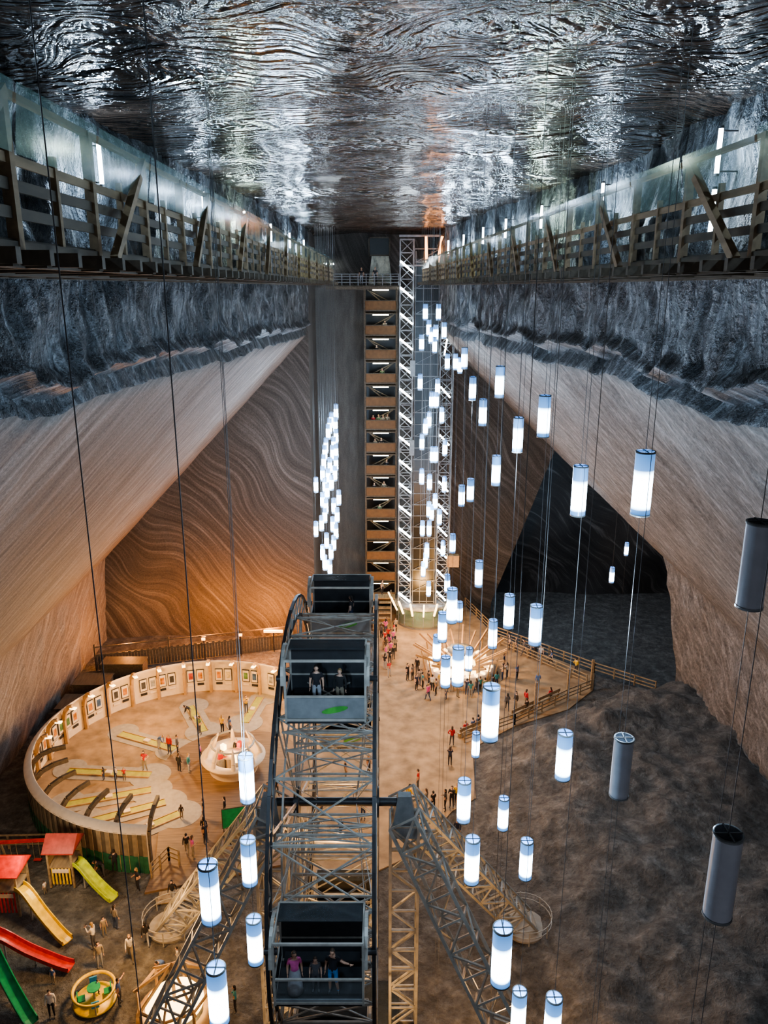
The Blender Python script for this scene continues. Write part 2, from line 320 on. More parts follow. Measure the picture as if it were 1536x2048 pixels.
LZ=[26.3,25.6,25.1,25.2,24.6,24.2,23.4,23.5,22.8,22.8,22.9,22,21.7,21.9,21,20.8,21,20,20,20.2,19.5,18.7,18.9,18.2,18.2,17.4,17.4,16.7,16.6,16.2,16,15.2,15,14.2,14.2,13.3,12.9]
lampobj('pendant_lamp_cluster',[(x,69.5-(26-z)*.28,z) for x,z in zip(LX,LZ)],n=10,sh=SHELL2,bot=False)
b=MB(); b.cyl((-3.7,9.3,41.7),(-3.7,9.3,0),.009,n=5); b.build('hanging_cable',[CABLE])
# ------------------------------------------------------------ stair tower
b=MB()
for x in(-2.05,1.35):
    for y in(85,87.8): b.box((x,y,18.5),(.18,.18,37),3)
for i in range(14):
    z=36.75-2.53*i
    b.box((-.35,86.4,z+.12),(3.4,2.9,.14),3)
    b.box((-.35,84.95,z-1.6),(3.3,.08,.95),0)
    b.box((-.35,84.93,z-1.07),(3.4,.12,.07),3)
    b.box((-.35,84.92,z-2.1),(3.4,.1,.14),3)
    b.box((-.35,85.15,z),(1.7,.14,.11),2)
    s=1 if i%2 else -1
    b.beam((-.35-s*1.4,85.9,z-2.3),(-.35+s*1.4,85.9,z),.5,.1,3); b.beam((-.35-s*1.4,85.6,z-1.4),(-.35+s*1.4,85.6,z+.0),.05,.08,3)
b.box((-.35,87.85,18.5),(3.4,.05,37),4)  # black sheet, paints the dark interior behind the stairs
b.build('stair_tower',[TAN2,WOOD,TUBEG,WOODD,BLACK])
# ------------------------------------------------------------ elevator tower
b=MB()
for cx in(2.3,6.5): b.truss((cx,82.3,2.4),(cx,82.3,41.6),1.35,1.25,.11,.07,0)
for k in range(16):
    z=3.4+2.53*k
    if z<41: b.beam((1.65,81.5,z+.7),(2.9,81.5,z-.35),.17,.17,2)
    if k in(0,1,2,3,4,5,7,9): b.beam((5.9,81.5,z+.9),(6.9,81.5,z-.2),.15,.15,2)
    if k in(11,12,): b.beam((6.2,81.5,z-.9),(6.5,81.5,z+1.0),.12,.12,4)
b.box((4.4,83,21),(2.3,2.0,37.5),1)
for k in range(31):
    z=2.9+1.26*k
    b.box((4.4,81.95,z),(2.6,.08,.08),0); 
    if k%2: b.beam((3.2,81.9,z),(5.6,81.9,z+1.26),.05,.05,0)
for x in(3.2,4.0,4.8,5.6): b.box((x,81.95,21.5),(.06,.06,38),0)
for z in(29,20.7): b.box((2.95,81.2,z),(.5,.3,1.6),5)
b.box((7.6,81.4,8.0),(1.3,.8,1.3),6)
for x0,x1 in((4.1,4.2),(5.7,5.3)): b.beam((x0,80.6,41.8),(x1,80.6,39.4),.24,.24,3)
b.box((4.4,81.6,41.9),(5.8,.2,.2),0); b.box((4.4,82.3,39.1),(5.8,1.6,.15),0)
c=(4.4,83.5,0); b.rev(c,[(3.1,0),(3.1,.25)],32,0); b.rev(c,[(3.0,.25),(2.9,2.3)],24,7); b.rev(c,[(3.2,2.3),(3.2,2.6),(0,2.7)],32,0)
for k in range(16):
    a=2*pi*k/16; ca,sa=math.cos(a),math.sin(a)
    b.beam((4.4+3*ca,83.5+3*sa,0),(4.4+2.9*ca,83.5+2.9*sa,2.5),.08,.08,0)
    if sa<.3: b.beam((4.4+3.15*ca,83.5+3.15*sa,1.7),(4.4+3.9*ca,83.5+3.9*sa,3.4),.16,.16,8)
b.build('elevator_tower',[ESTEEL,BLACK,TUBE,TUBEO,TUBE,GREYP,TAN,GLASS,GLOW])
b=MB(); b.box((-2.2,85.1,37.1),(7.4,5.8,.2),1); b.box((-2.2,82.2,36.95),(7.4,.15,.3),1)
for k in range(10): b.box((-5.9+k*.82,82.2,37.75),(.07,.07,1.1),0)
for z in(37.5,37.8,38.05,38.3): b.box((-2.2,82.2,z),(7.4,.05,.05),0)
b.build('observation_balcony',[ESTEEL,WOODD])
b=MB(); b.box((-.5,87.95,41.2),(2.0,.3,1.7),0);  # solid black slab, paints the darkness inside the opening
for z in(40.3,42.1): b.box((-.5,87.8,z),(2.3,.25,.15),1)
for x in(-1.6,.6): b.box((x,87.8,41.2),(.15,.25,1.9),1)
b.build('mine_opening',[BLACK,WOODD])
SALTW=rock('white_salt',[(.3,.3,.25),(.6,.6,.5),(.8,.8,.68)],(1,0,0),(0,0,1),2,.8,1,.2,.6,.5,6)
grid('salt_crust',lambda u,v:(-.4+(u-.5)*2.6*(1-.3*v),87.9-.35*math.sin(pi*u)*math.sin(pi*v),37.3+3.0*v),14,14,SALTW,flip=True)
b=MB(); b.box((-6,87,39.4),(1.3,.15,.15),0); b.box((-6,87.1,39.52),(1.4,.2,.1),1); b.box((-6,87.6,39.5),(.1,1,.08),1); b.build('tube_lamp',[TUBE,DARKM])
# ------------------------------------------------------------ ferris wheel
WC=Vector((-2.2,31.3,13.9)); R=9.6
b=MB()
def wp(x,r,a): return (x,WC.y+r*math.cos(a),WC.z+r*math.sin(a))
N=48
for x in(-4.05,-.35):
    for k in range(N):
        a,c=2*pi*k/N,2*pi*(k+1)/N
        for r in(R,R-.9): b.beam(wp(x,r,a),wp(x,r,c),.13,.13,1,up=(1,0,0))
        b.beam(wp(x,R,a),wp(x,R-.9,c),.05,.05,0); b.beam(wp(x,R,a),wp(x,R-.9,a),.05,.05,0)
        if k%2==0: b.beam(wp(x,5.6,a),wp(x,5.6,2*pi*(k+2)/N),.08,.08,0,up=(1,0,0))
    for k in range(12):
        a=2*pi*k/12+.05; b.beam(wp(x,.5,a-.06),wp(x,R-.9,a-.03),.07,.07,0); b.beam(wp(x,.5,a+.06),wp(x,R-.9,a+.05),.07,.07,0); b.beam(wp(x*.5-1.1,.4,a+.1),wp(x,R-.9,a+.26),.03,.03,0)
    b.cyl((x-.12,WC.y,WC.z),(x+.12,WC.y,WC.z),.7,n=24,mi=1)
for k in range(24):
    a=2*pi*k/24+.06; a2=a+2*pi/24
    b.beam(wp(-4.05,R-.9,a),wp(-.35,R-.9,a),.09,.09,0)
    b.beam(wp(-4.05,R-.9,a),wp(-.35,R-.9,a2),.05,.05,0); b.beam(wp(-4.05,R-.9,a2),wp(-.35,R-.9,a),.05,.05,0)
for k in range(12):
    a=2*pi*k/12+.05
    for r in(3.2,5.6,7.3): b.beam(wp(-4.05,r,a),wp(-.35,r,a),.08,.08,0)
    for r,r2 in((3.2,5.6),(5.6,7.3),(7.3,8.7)):
        b.beam(wp(-4.05,r,a),wp(-.35,r2,a),.05,.05,0); b.beam(wp(-4.05,r2,a),wp(-.35,r,a),.05,.05,0)
b.cyl((-5.6,WC.y,WC.z),(1.2,WC.y,WC.z),.2,n=20,mi=1)
for sx,xa in((1,.95),(-1,-5.35)):
    b.truss((xa,31.3,0),(xa,31.3,13.0),1.3,1.2,.13,.08,0)
    for fy in(38.3,24.3):
        b.truss((xa+sx*7.5,fy,.1),(xa,31.3+(.6 if fy>31 else -.6),13.4),1.3,1.2,.14,.085,0,side=(0,1,0))
        b.cyl((xa+sx*7.5,fy,-.3),(xa+sx*7.5,fy,.06),1.3,n=28,mi=3)
        for k in range(24):
            a,c=2*pi*k/24,2*pi*(k+1)/24
            for z in(.6,1.0): b.beam((xa+sx*7.5+1.6*math.cos(a),fy+1.6*math.sin(a),z),(xa+sx*7.5+1.6*math.cos(c),fy+1.6*math.sin(c),z),.04,.04,0)
            if k%3==0: b.box((xa+sx*7.5+1.6*math.cos(a),fy+1.6*math.sin(a),.55),(.05,.05,1.0),0)
    b.add([(xa-.65,30.6,12.4),(xa+.65,30.6,12.4),(xa+.3,31.1,14.3),(xa-.3,31.1,14.3),(xa-.65,32.0,12.4),(xa+.65,32.0,12.4),(xa+.3,31.5,14.3),(xa-.3,31.5,14.3)],[(0,1,2,3),(4,7,6,5),(0,3,7,4),(1,5,6,2),(3,2,6,7),(0,4,5,1)],2)
b.box((-2.2,31.3,.0),(6,6,.3),4)
for ga in [174,116,51,-8,-68,-124]:
    a=math.radians(ga); c=wp(-2.2,R,a); cx,cy,cz=c; W=3.0; D=1.8
    z0=cz-1.35; z1=cz+1.2
    b.box((cx,cy,z0),(W,D,.12),9)
    for sx in(-1,1):
        for sy in(-1,1): b.box((cx+sx*W/2,cy+sy*D/2,(z0+z1)/2),(.08,.08,z1-z0),0)
        for z in(z0+.25,z0+1.05,z1): b.box((cx+sx*W/2,cy,z),(.06,D,.06),0)
        b.box((cx+sx*W/2,cy,z0+.62),(.03,D,.75),9)
        for k in range(10):
            t0,t1=pi*k/10,pi*(k+1)/10
            b.beam((cx+sx*(W/2+.1),cy+.95*math.cos(t0),cz+.2+1.2*math.sin(t0)),(cx+sx*(W/2+.1),cy+.95*math.cos(t1),cz+.2+1.2*math.sin(t1)),.05,.12,0,up=(1,0,0))
        b.cyl((cx+sx*(W/2),cy,cz),(cx+sx*1.95,cy,cz),.12,n=10,mi=1)
    for sy in(-1,1):
        for z,h in((z0+.1,.1),(z0+1.08,.07),(z1,.09)): b.box((cx,cy+sy*D/2,z),(W,.07,h),0)
        if sy>0: b.box((cx,cy+D/2,z0+1.2),(W-.05,.04,2.2),9)
        elif ga==174: b.box((cx,cy-D/2,z0+.14),(W-.05,.04,.22),5); b.box((cx,cy-D/2,z0+.66),(W-.05,.02,.75),8)
        else: b.box((cx,cy-D/2,z0+.6),(W-.05,.04,.85),5)
    b.box((cx,cy+.45,z1+.02),(W-.1,.8,.04),4); b.box((cx,cy+.65,z0+.45),(W-.3,.4,.08),1)
    pts=[(cx+.35+.5*math.cos(2*pi*k/16),cy-D/2-.06,z0+.55+.13*math.sin(2*pi*k/16)+.1*math.cos(2*pi*k/16)) for k in range(16)]
    if ga!=174: b.add(pts,[tuple(range(16))[::-1]],6)
b.build('ferris_wheel',[STEEL,DARKM,GREYP,CONC,PANEL,GREYP,GREEN,DECK,CLEAR,GDARK])
# ------------------------------------------------------------ plaza
PLZ=[(-.6,87),(-.6,62),(-4,60),(-5,40),(2.1,44.5),(5,49),(6.9,50.5),(7.4,57.2),(11.5,60.6),(16.8,63.4),(20,67),(21,70.3),(12.4,78.8),(9.8,87.5)]
b=MB(); b.prism(PLZ,-.5,.03); b.build('sand_plaza',[SAND])
def fence(name,pts,h=1.1,gap=1.8,z=0,mats=None,rails=(.35,.7,1.08)):
    b=MB()
    for (x0,y0),(x1,y1) in zip(pts,pts[1:]):
        L=math.hypot(x1-x0,y1-y0); n=max(1,round(L/gap))
        for k in range(n+1): x,y=x0+(x1-x0)*k/n,y0+(y1-y0)*k/n; b.box((x,y,z+h/2),(.12,.12,h),0)
        for r in rails: b.beam((x0,y0,z+r*h/1.1),(x1,y1,z+r*h/1.1),.05,.11,0)
    return b.build(name,[mats or WOOD])
fence('timber_fence',[(9.8,87.5),(12.2,79.2),(21,70.5),(25.8,66.6)])
fence('timber_fence',[(12.5,76.5),(19.6,67.9)],z=.03)
fence('timber_fence',[(19.9,67),(17.1,65.1),(11.5,60.8),(6.8,58)])
b=MB()
for p in((17.1,65.1),(13.6,62.6),(19.8,67)): b.box((p[0],p[1],1.6),(.22,.22,3.2))
b.build('timber_post',[WOOD])
def bench(x,y,a,L=3,name='timber_bench'):
    b=MB(); b.box((0,0,.43),(L,.4,.06),0); b.box((0,.2,.75),(L,.05,.3),0)
    for s in(-L/2+.2,0,L/2-.2): b.box((s,0,.2),(.08,.38,.4),0); b.box((s,.2,.55),(.08,.06,.7),0)
    o=b.build(name,[WOOD],(x,y,.03)); o.rotation_euler=(0,0,a); return o
an=math.atan2(4.3,5.6)
bench(15.2,64.9,an+pi); bench(12.4,62.7,an+pi); bench(7.5,59.6,an+pi)
b=MB(); c=(7.6,70.5,.03)
b.rev(c,[(3.7,0),(3.7,.3),(3.0,.3),(2.9,.0)],40,0); b.rev(c,[(3.3,.3),(3.35,1.0),(2.6,1.05),(2.5,.3)],40,1); b.rev(c,[(1.6,0),(1.5,1.1),(.2,1.2)],24,2); b.rev(c,[(.15,1.2),(.15,2.3),(1.3,2.4),(1.35,2.55),(0,2.65)],24,4)
for k in range(22):
    a=2*pi*k/22; ca,sa=math.cos(a),math.sin(a)
    b.beam((c[0]+1.6*ca,c[1]+1.6*sa,1.1),(c[0]+4.7*ca,c[1]+4.7*sa,2.6+.5*(k%2)),.14,.2,0)
    b.box((c[0]+3.0*ca,c[1]+3.0*sa,1.15),(.5,.16,.2),2,a)
    if k%2: b.beam((c[0]+3.4*ca,c[1]+3.4*sa,0),(c[0]+3.9*ca,c[1]+3.9*sa,2.4),.1,.1,0)
b.build('sunray_bar',[TAN,WHITE,GLOW,DARKM,GREYP])
# ------------------------------------------------------------ arena
AC=(-15.4,54.9); AR=12.1
b=MB(); b.rev((AC[0],AC[1],0),[(AR-.1,-.3),(AR-.1,.04),(0,.05)],72,0,sm=False)
b.build('minigolf_ground',[SAND])
b=MB()
b.prism([(-12+5.9*math.cos(t),54+5.9*math.sin(t)) for t in [math.radians(q) for q in range(-30,211,10)]]+[(-16,47),(-15.2,43.3),(-15.2,40.9),(-6.5,43.5),(-6.9,50)],-.1,.09)
b.build('timber_deck',[DECK])
b=MB(); a0,a1=math.radians(60),math.radians(270); n=140
for k in range(n):
    t0=a0+(a1-a0)*k/n; t1=a0+(a1-a0)*(k+.93)/n; mi=7 if k%2 else 8
    for r,zz,m in((AR+.06*(k%2),(1.25,3.0),mi),(AR+.03+.04*(k%2),(-.2,1.25),4 if math.degrees(t0)>195 else mi)):
        p,q=[(AC[0]+r*math.cos(t),AC[1]+r*math.sin(t)) for t in(t0,t1)]
        b.add([(p[0],p[1],zz[0]),(q[0],q[1],zz[0]),(q[0],q[1],zz[1]),(p[0],p[1],zz[1])],[(0,1,2,3)],m)
b.rev((AC[0],AC[1],0),[(AR-.12,.0),(AR-.12,2.9),(AR-.5,3.3),(AR-.45,3.35),(AR+.1,2.95)],140,1,a0,a1)
for k in range(19):
    t=a0+(a1-a0)*k/18; ca,sa=math.cos(t),math.sin(t)
    pr=[(AR-.35,0),(AR-.3,2.0),(AR-.5,2.8),(AR-1.1,3.35),(AR-1.9,3.6),(AR-2.9,3.65)] if math.degrees(t)>200 else [(AR-.35,0),(AR-.3,2.2),(AR-.5,3.0),(AR-.9,3.5),(AR-1.3,3.6)]
    for p,q in zip(pr,pr[1:]): b.beam((AC[0]+p[0]*ca,AC[1]+p[0]*sa,p[1]),(AC[0]+q[0]*ca,AC[1]+q[0]*sa,q[1]),.22,.32,2 if math.degrees(t)<=200 else 5)
    if math.degrees(t)<200: b.box((AC[0]+(AR-1.35)*ca,AC[1]+(AR-1.35)*sa,3.45),(.5,.3,.1),6,t)
b.build('arena_wall',[TAN,WHITE,TAN,WOOD,DGREEN,WOODD,GLOW,CLAD,CLAD2])
arts=[mat('art_%d'%i,c,.5,0,.6,(2.5,2.5,2.5)) for i,c in enumerate([(.5,.2,.05),(.05,.1,.2),(.3,.3,.28),(.1,.2,.08),(.05,.05,.05),(.5,.4,.2),(.35,.06,.05)])]
FR=mat('frame_black',(.03,.03,.03),.4)
b=MB(); k=0; deg=66.0
while deg<196:
    if (deg-60)%11.67>1.6 and (deg-60)%11.67<10.2:
        t=math.radians(deg); r=AR-.2; ca,sa=math.cos(t),math.sin(t)
        for d,w,h,m in((0,.7,1.25,0),(.03,.6,1.1,2),(.05,.38,.65,3+random.randrange(7))):
            b.box((AC[0]+(r-d)*ca,AC[1]+(r-d)*sa,1.75),(.05,w,h),m,t)
        b.box((AC[0]+(r-.03)*ca,AC[1]+(r-.03)*sa,.85),(.04,.6,.22),2 if k%2 else 0,t)
    deg+=4.2; k+=1
b.build('picture_gallery',[FR,FR,WHITE]+arts)
b=MB()
for i,(p,q) in enumerate([((-22.7,59.2),(-17.4,56.9)),((-17.8,63.8),(-15.6,59.6)),((-11.6,65.4),(-12.3,61.0)),((-25.1,53.8),(-18.4,53.3)),((-23.6,49.6),(-17.8,51.4)),((-18.4,45.9),(-14.9,48.6)),((-21.3,47.6),(-16.3,49.9))]):
    p=Vector(p);q=Vector(q);d=(q-p).normalized();nn=Vector((-d.y,d.x)); z=.075+.004*i
    b.beam((*(p-d*.4),z-.02),(*(q+d*.4),z-.02),1.9,.04,0); b.cyl((*q,z-.05),(*q,z+.01),1.6,n=24,mi=0,sm=False); b.cyl((*(p+nn*.4),z-.06),(*(p+nn*.4),z+.005),1.3,n=24,mi=0,sm=False)
    b.beam((*p,z+.03),(*q,z+.03),.65,.05,1)
    for s in(-1,1): b.beam((*(p+nn*s*.37),z+.06),(*(q+nn*s*.37),z+.06),.07,.09,3)
    m=(p+q)/2; b.box((m.x,m.y,z+.12),(.5,.4,.15),2,math.atan2(d.y,d.x))
b.build('minigolf_lanes',[CONC,LANE,WHITE,TAN])
b=MB(); c=(-12,54.3,.09)
b.rev(c,[(1.9,0),(1.95,.55),(2.15,.6),(2.2,.75),(2.5,1.05),(2.55,1.15),(2.0,1.2),(1.7,1.1),(1.65,.1)],48,0)
b.rev(c,[(.7,0),(.7,1.2),(.9,1.25),(0,1.3)],24,0)
for k in range(8):
    a=2*pi*k/8+.2; ca,sa=math.cos(a),math.sin(a); pr=[(2.2,1.1,.2),(2.05,1.7,.17),(1.75,2.3,.12),(1.55,2.7,.05)]
    for p,q in zip(pr,pr[1:]): b.cyl((c[0]+p[0]*ca,c[1]+p[0]*sa,p[1]),(c[0]+q[0]*ca,c[1]+q[0]*sa,q[1]),p[2],q[2],n=10,mi=0)
b.rev((c[0],c[1],2.35),[(1.65,0),(1.75,.05),(1.75,.12),(1.6,.12)],40,2)
for k in range(5):
    a=2*pi*k/5; b.box((c[0]+1.1*math.cos(a),c[1]+1.1*math.sin(a),1.55),(.4,.3,.45),3 if k%2 else 1,a); b.box((c[0]+1.1*math.cos(a),c[1]+1.1*math.sin(a),.7),(.5,.4,1.3),2,a)
b.build('round_kiosk',[WHITE,GLOW,STEEL,RED])
b=MB(); P0=Vector((-29,71));P1=Vector((-9,76.3)); n=70
for k in range(n):
    p=P0.lerp(P1,(k+.5)/n); h=1.7+.1*math.sin(k*3.1); b.box((p.x,p.y,h/2),(.26,.05,h),0,math.atan2(5.3,20))
b.beam((*P0,1.6),(*P1,1.6),.1,.12,0); b.beam((*P0,2.5),(*P1,2.5),.1,.1,0)
for x in(-28.9,-22,-15,-9.1): b.box((x,71+(x+29)*.265,1.4),(.15,.15,2.8),0)
b.build('board_fence',[WOODD])
for x,y in((-11.6,75.2),(-14.9,74.3),(-18.5,73.3)):
    b=MB(); L=2.0 if x>-12 else .35
    b.box((0,-.15,2.4),(L,.16,.24),0); b.box((0,-.02,2.45),(L+.1,.12,.34),1); b.box((0,0,1.2),(.1,.1,2.4),1); b.build('orange_lamp',[TUBEO,DARKM],(x,y,0))
b=MB(); 
for x,y,w,d,h in((-27.5,66.5,3,2.2,1.4),(-25.5,69.5,4,1.5,1.8),(-28.3,63,1.8,2.5,1.0)): b.box((x,y,h/2),(w,d,h)); b.box((x,y,h),(w+.2,d+.2,.12))
b.build('storage_crates',[WOODD])
fence('timber_fence',[(-15.1,42.2),(-14.4,43.8),(-13.6,43.4)],z=.09,gap=.8)
b=MB()
for k in range(3): b.box((-12.6,41.2-.35*k-.0,.03-.0*k-.02),(3.4,.35,.12-.03*k),0,.22)
b.build('entry_steps',[WOOD])
b=MB(); b.box((0,0,1.1),(1.9,.06,1.5),0); b.box((0,.03,1.1),(2.0,.05,1.6),1)
for s in(-.9,.9): b.box((s,.1,.9),(.08,.08,1.8),1); b.beam((s,.1,1.4),(s,.9,0),.06,.06,1)
o=b.build('green_board',[GRN,WOODD],(-10.4,46.8,.09)); o.rotation_euler=(0,0,.25)
# ------------------------------------------------------------ playground
def slide(name,p,q,m,w=.6):
    b=MB(); p=Vector(p);q=Vector(q); n=14; d=Vector((q.x-p.x,q.y-p.y,0)).normalized(); s=Vector((-d.y,d.x,0)); pts=[]
    for k in range(n+1):
        f=k/n; zf=1-(f*f*(3-2*f)) ; o=p.lerp(q,f); o.z=q.z+(p.z-q.z)*zf+ .12*math.sin(f*pi*3)*(1-f); pts.append(o)
    cs=[(-w/2-.05,.28),(-w/2,.28),(-w/2+.04,.04),(0,0),(w/2-.04,.04),(w/2,.28),(w/2+.05,.28),(w/2+.05,.0),(0,-.06),(-w/2-.05,0)]
    vs=[o+s*a+Vector((0,0,z)) for o in pts for a,z in cs]; L=len(cs)
    b.add(vs,[(i*L+j,i*L+(j+1)%L,(i+1)*L+(j+1)%L,(i+1)*L+j) for i in range(n) for j in range(L)],0,False)
    for f in(.25,.6,.97):
        o=pts[int(f*n)]; b.box((o.x,o.y,o.z/2-.03),(.08,.08,o.z),1)
    b.build(name,[m,STEEL])
slide('slide',(-19.8,41.8,1.6),(-16.9,40.2,.2),LIME); slide('slide',(-22.2,39.3,1.9),(-18.5,36.9,.2),YEL); slide('slide',(-22.8,36.2,1.5),(-17.6,35.1,.2),RED); slide('slide',(-22.3,35.3,1.7),(-18.3,31.6,.2),GRN)
def playhouse(x,y,roof,h=1.5,panel=YEL):
    b=MB(); w=1.5
    for sx in(-1,1):
        for sy in(-1,1): b.box((sx*w/2,sy*w/2,(h+1.2)/2),(.12,.12,h+1.2),0)
    b.box((-w/2,0,h+.4),(.05,w,.6),0); b.box((0,w/2,h+.4),(w,.05,.6),0)
    b.box((0,0,h),(w,w,.1),0)
    for k in range(6): b.box((-.55+k*.22,-w/2,h/2+.1),(.1,.05,h*.8),1)
    b.box((0,-w/2-.04,h*.85),(w*.7,.05,.25),2)
    z=h+1.2
    b.add([(-1,-1,z),(1,-1,z),(1,0,z+.8),(-1,0,z+.8),(-1,1,z),(1,1,z)],[(0,1,2,3),(3,2,5,4),(0,3,4),(1,5,2)],3)
    b.box((0,0,z),(2,2,.06),3)
    b.build('playhouse',[WOOD,panel,WHITE,roof],(x,y,0))
RROOF=mat('red_roof',(.30,.05,.04),.5)
playhouse(-20.6,42.2,RROOF); playhouse(-23.0,39.8,RED,1.8,RED); playhouse(-23.6,36.6,RROOF,1.4)
b=MB(); b.truss((-25.6,43.3,1.9),(-21.9,43.6,1.9),.12,.6,.05,.03,1)
for x in(-25.4,-22.1): b.beam((x,43,0),(x,43.4,1.9),.1,.1,0); b.beam((x,44,0),(x,43.5,1.9),.1,.1,0)
for x in(-24.5,-23): 
    b.box((x,43.4,.5),(.5,.2,.05),1)
    for s in(-.2,.2): b.cyl((x+s,43.4,.5),(x+s,43.4,1.9),.015,n=5,mi=0)
b.build('swing_set',[WOOD,RED])
fence('timber_fence',[(-27,45),(-20.5,45.2)],gap=1.2)
b=MB(); b.rev((0,0,0),[(.0,.18),(1.1,.18),(1.15,.12),(0,.1)],32,0); b.rev((0,0,0),[(1.05,.75),(1.15,.8),(1.15,.9),(1.05,.9),(1.0,.8)],32,0); b.cyl((0,0,0),(0,0,.95),.06,mi=1); b.cyl((0,0,.9),(0,0,.96),.35,n=20,mi=2)
for k in range(4):
    a=pi/2*k+.4; b.box((.65*math.cos(a),.65*math.sin(a),.42),(.35,.4,.08),2+k%2,a); b.box((.85*math.cos(a),.85*math.sin(a),.6),(.06,.4,.4),2+k%2,a); b.cyl((1.1*math.cos(a),1.1*math.sin(a),.15),(1.1*math.cos(a),1.1*math.sin(a),.85),.03,mi=1)
b.build('playground_carousel',[YEL,STEEL,GRN,BLU],(-15.6,33.2,-.05))
b=MB(); b.rev((0,0,0),[(2.0,0),(2.0,.45),(1.5,.5),(1.4,.1)],32,0); b.rev((0,0,0),[(1.5,.9),(1.5,1.0),(0,1.05)],32,1); b.cyl((0,0,0),(0,0,3.4),.1,mi=0)
for k in range(8):
    a=2*pi*k/8; ca,sa=math.cos(a),math.sin(a); b.beam((1.9*ca,1.9*sa,.4),(1.9*ca,1.9*sa,1.7),.12,.12,0); b.beam((2.1*ca,2.1*sa,1.6),(0,0,3.4),.1,.14,0)
    a2=a+pi/4; b.beam((1.9*ca,1.9*sa,1.7),(1.9*math.cos(a2),1.9*math.sin(a2),1.7),.1,.12,0)
b.build('round_gazebo',[TAN,GLOW],(-11,32.3,-.05))
b=MB()
for k in range(6): b.box((-.2,80.6+.5*k,.2+.42*k),(2.0,.5,.1),0)
for s in(-1.2,.8): b.beam((s,80.3,.2),(s,83.6,2.6),.1,.25,0); b.beam((s,80.3,1.2),(s,83.6,3.6),.07,.07,0); b.box((s,80.4,.6),(.08,.08,1.2)); b.box((s,83.4,1.9),(.08,.08,3.6))
b.box((-.3,84.2,2.6),(3.2,1.3,.12)); b.build('exit_stairs',[WOOD])
# ------------------------------------------------------------ people
base=dict(pel=(0,0,.95),sp=(0,0,1.12),ch=(0,.01,1.33),nk=(0,.01,1.46),hb=(0,0,1.53),hd=(0,-.02,1.62),
 SL=(.17,.01,1.40),EL=(.23,.03,1.12),WL=(.24,-.05,.88),SR=(-.17,.01,1.40),ER=(-.23,.03,1.12),WR=(-.24,-.05,.88),
 HL=(.09,0,.90),KL=(.10,-.02,.50),AL=(.11,.02,.09),TL=(.13,-.13,.04),HR=(-.09,0,.90),KR=(-.10,-.02,.50),AR=(-.11,.02,.09),TR=(-.13,-.13,.04))
def P_(**k): d=dict(base); d.update(k); return d
POSES={
 'stand':P_(),
 'walk':P_(KL=(.09,-.17,.52),AL=(.1,-.26,.10),TL=(.11,-.41,.06),KR=(-.09,.03,.50),AR=(-.1,.27,.14),TR=(-.11,.15,.04),EL=(.22,.12,1.14),WL=(.23,.10,.90),ER=(-.22,-.04,1.13),WR=(-.22,-.22,.95)),
 'phone':P_(EL=(.22,-.14,1.22),WL=(.08,-.33,1.42),ER=(-.22,-.12,1.2),WR=(-.07,-.33,1.40)),
 'hip':P_(EL=(.34,.06,1.17),WL=(.17,-.04,1.02),ER=(-.2,.02,1.12),WR=(-.12,-.2,1.15),KL=(.13,-.04,.5),AL=(.17,.03,.09),TL=(.21,-.11,.04)),
 'bend':P_(sp=(0,-.08,1.08),ch=(0,-.27,1.18),nk=(0,-.38,1.24),hb=(0,-.43,1.26),hd=(0,-.50,1.31),SL=(.17,-.33,1.22),SR=(-.17,-.33,1.22),EL=(.16,-.38,.95),WL=(.05,-.48,.74),ER=(-.16,-.38,.95),WR=(-.03,-.48,.72)),
 'sit':P_(pel=(0,0,.53),sp=(0,.02,.72),ch=(0,.0,.93),nk=(0,-.01,1.06),hb=(0,-.02,1.13),hd=(0,-.04,1.22),SL=(.17,0,1.0),SR=(-.17,0,1.0),EL=(.22,-.06,.74),WL=(.13,-.28,.62),ER=(-.22,-.06,.74),WR=(-.13,-.28,.62),HL=(.09,-.03,.52),HR=(-.09,-.03,.52),KL=(.12,-.43,.52),KR=(-.12,-.43,.52),AL=(.12,-.45,.10),AR=(-.12,-.42,.10),TL=(.13,-.6,.04),TR=(-.13,-.57,.04)),
 'reach':P_(EL=(.36,-.05,1.32),WL=(.58,-.10,1.34),KL=(.12,-.03,.5),AL=(.16,.03,.09),TL=(.19,-.11,.04)),
}
def resolve(d): return {k:Vector(v) for k,v in d.items()}
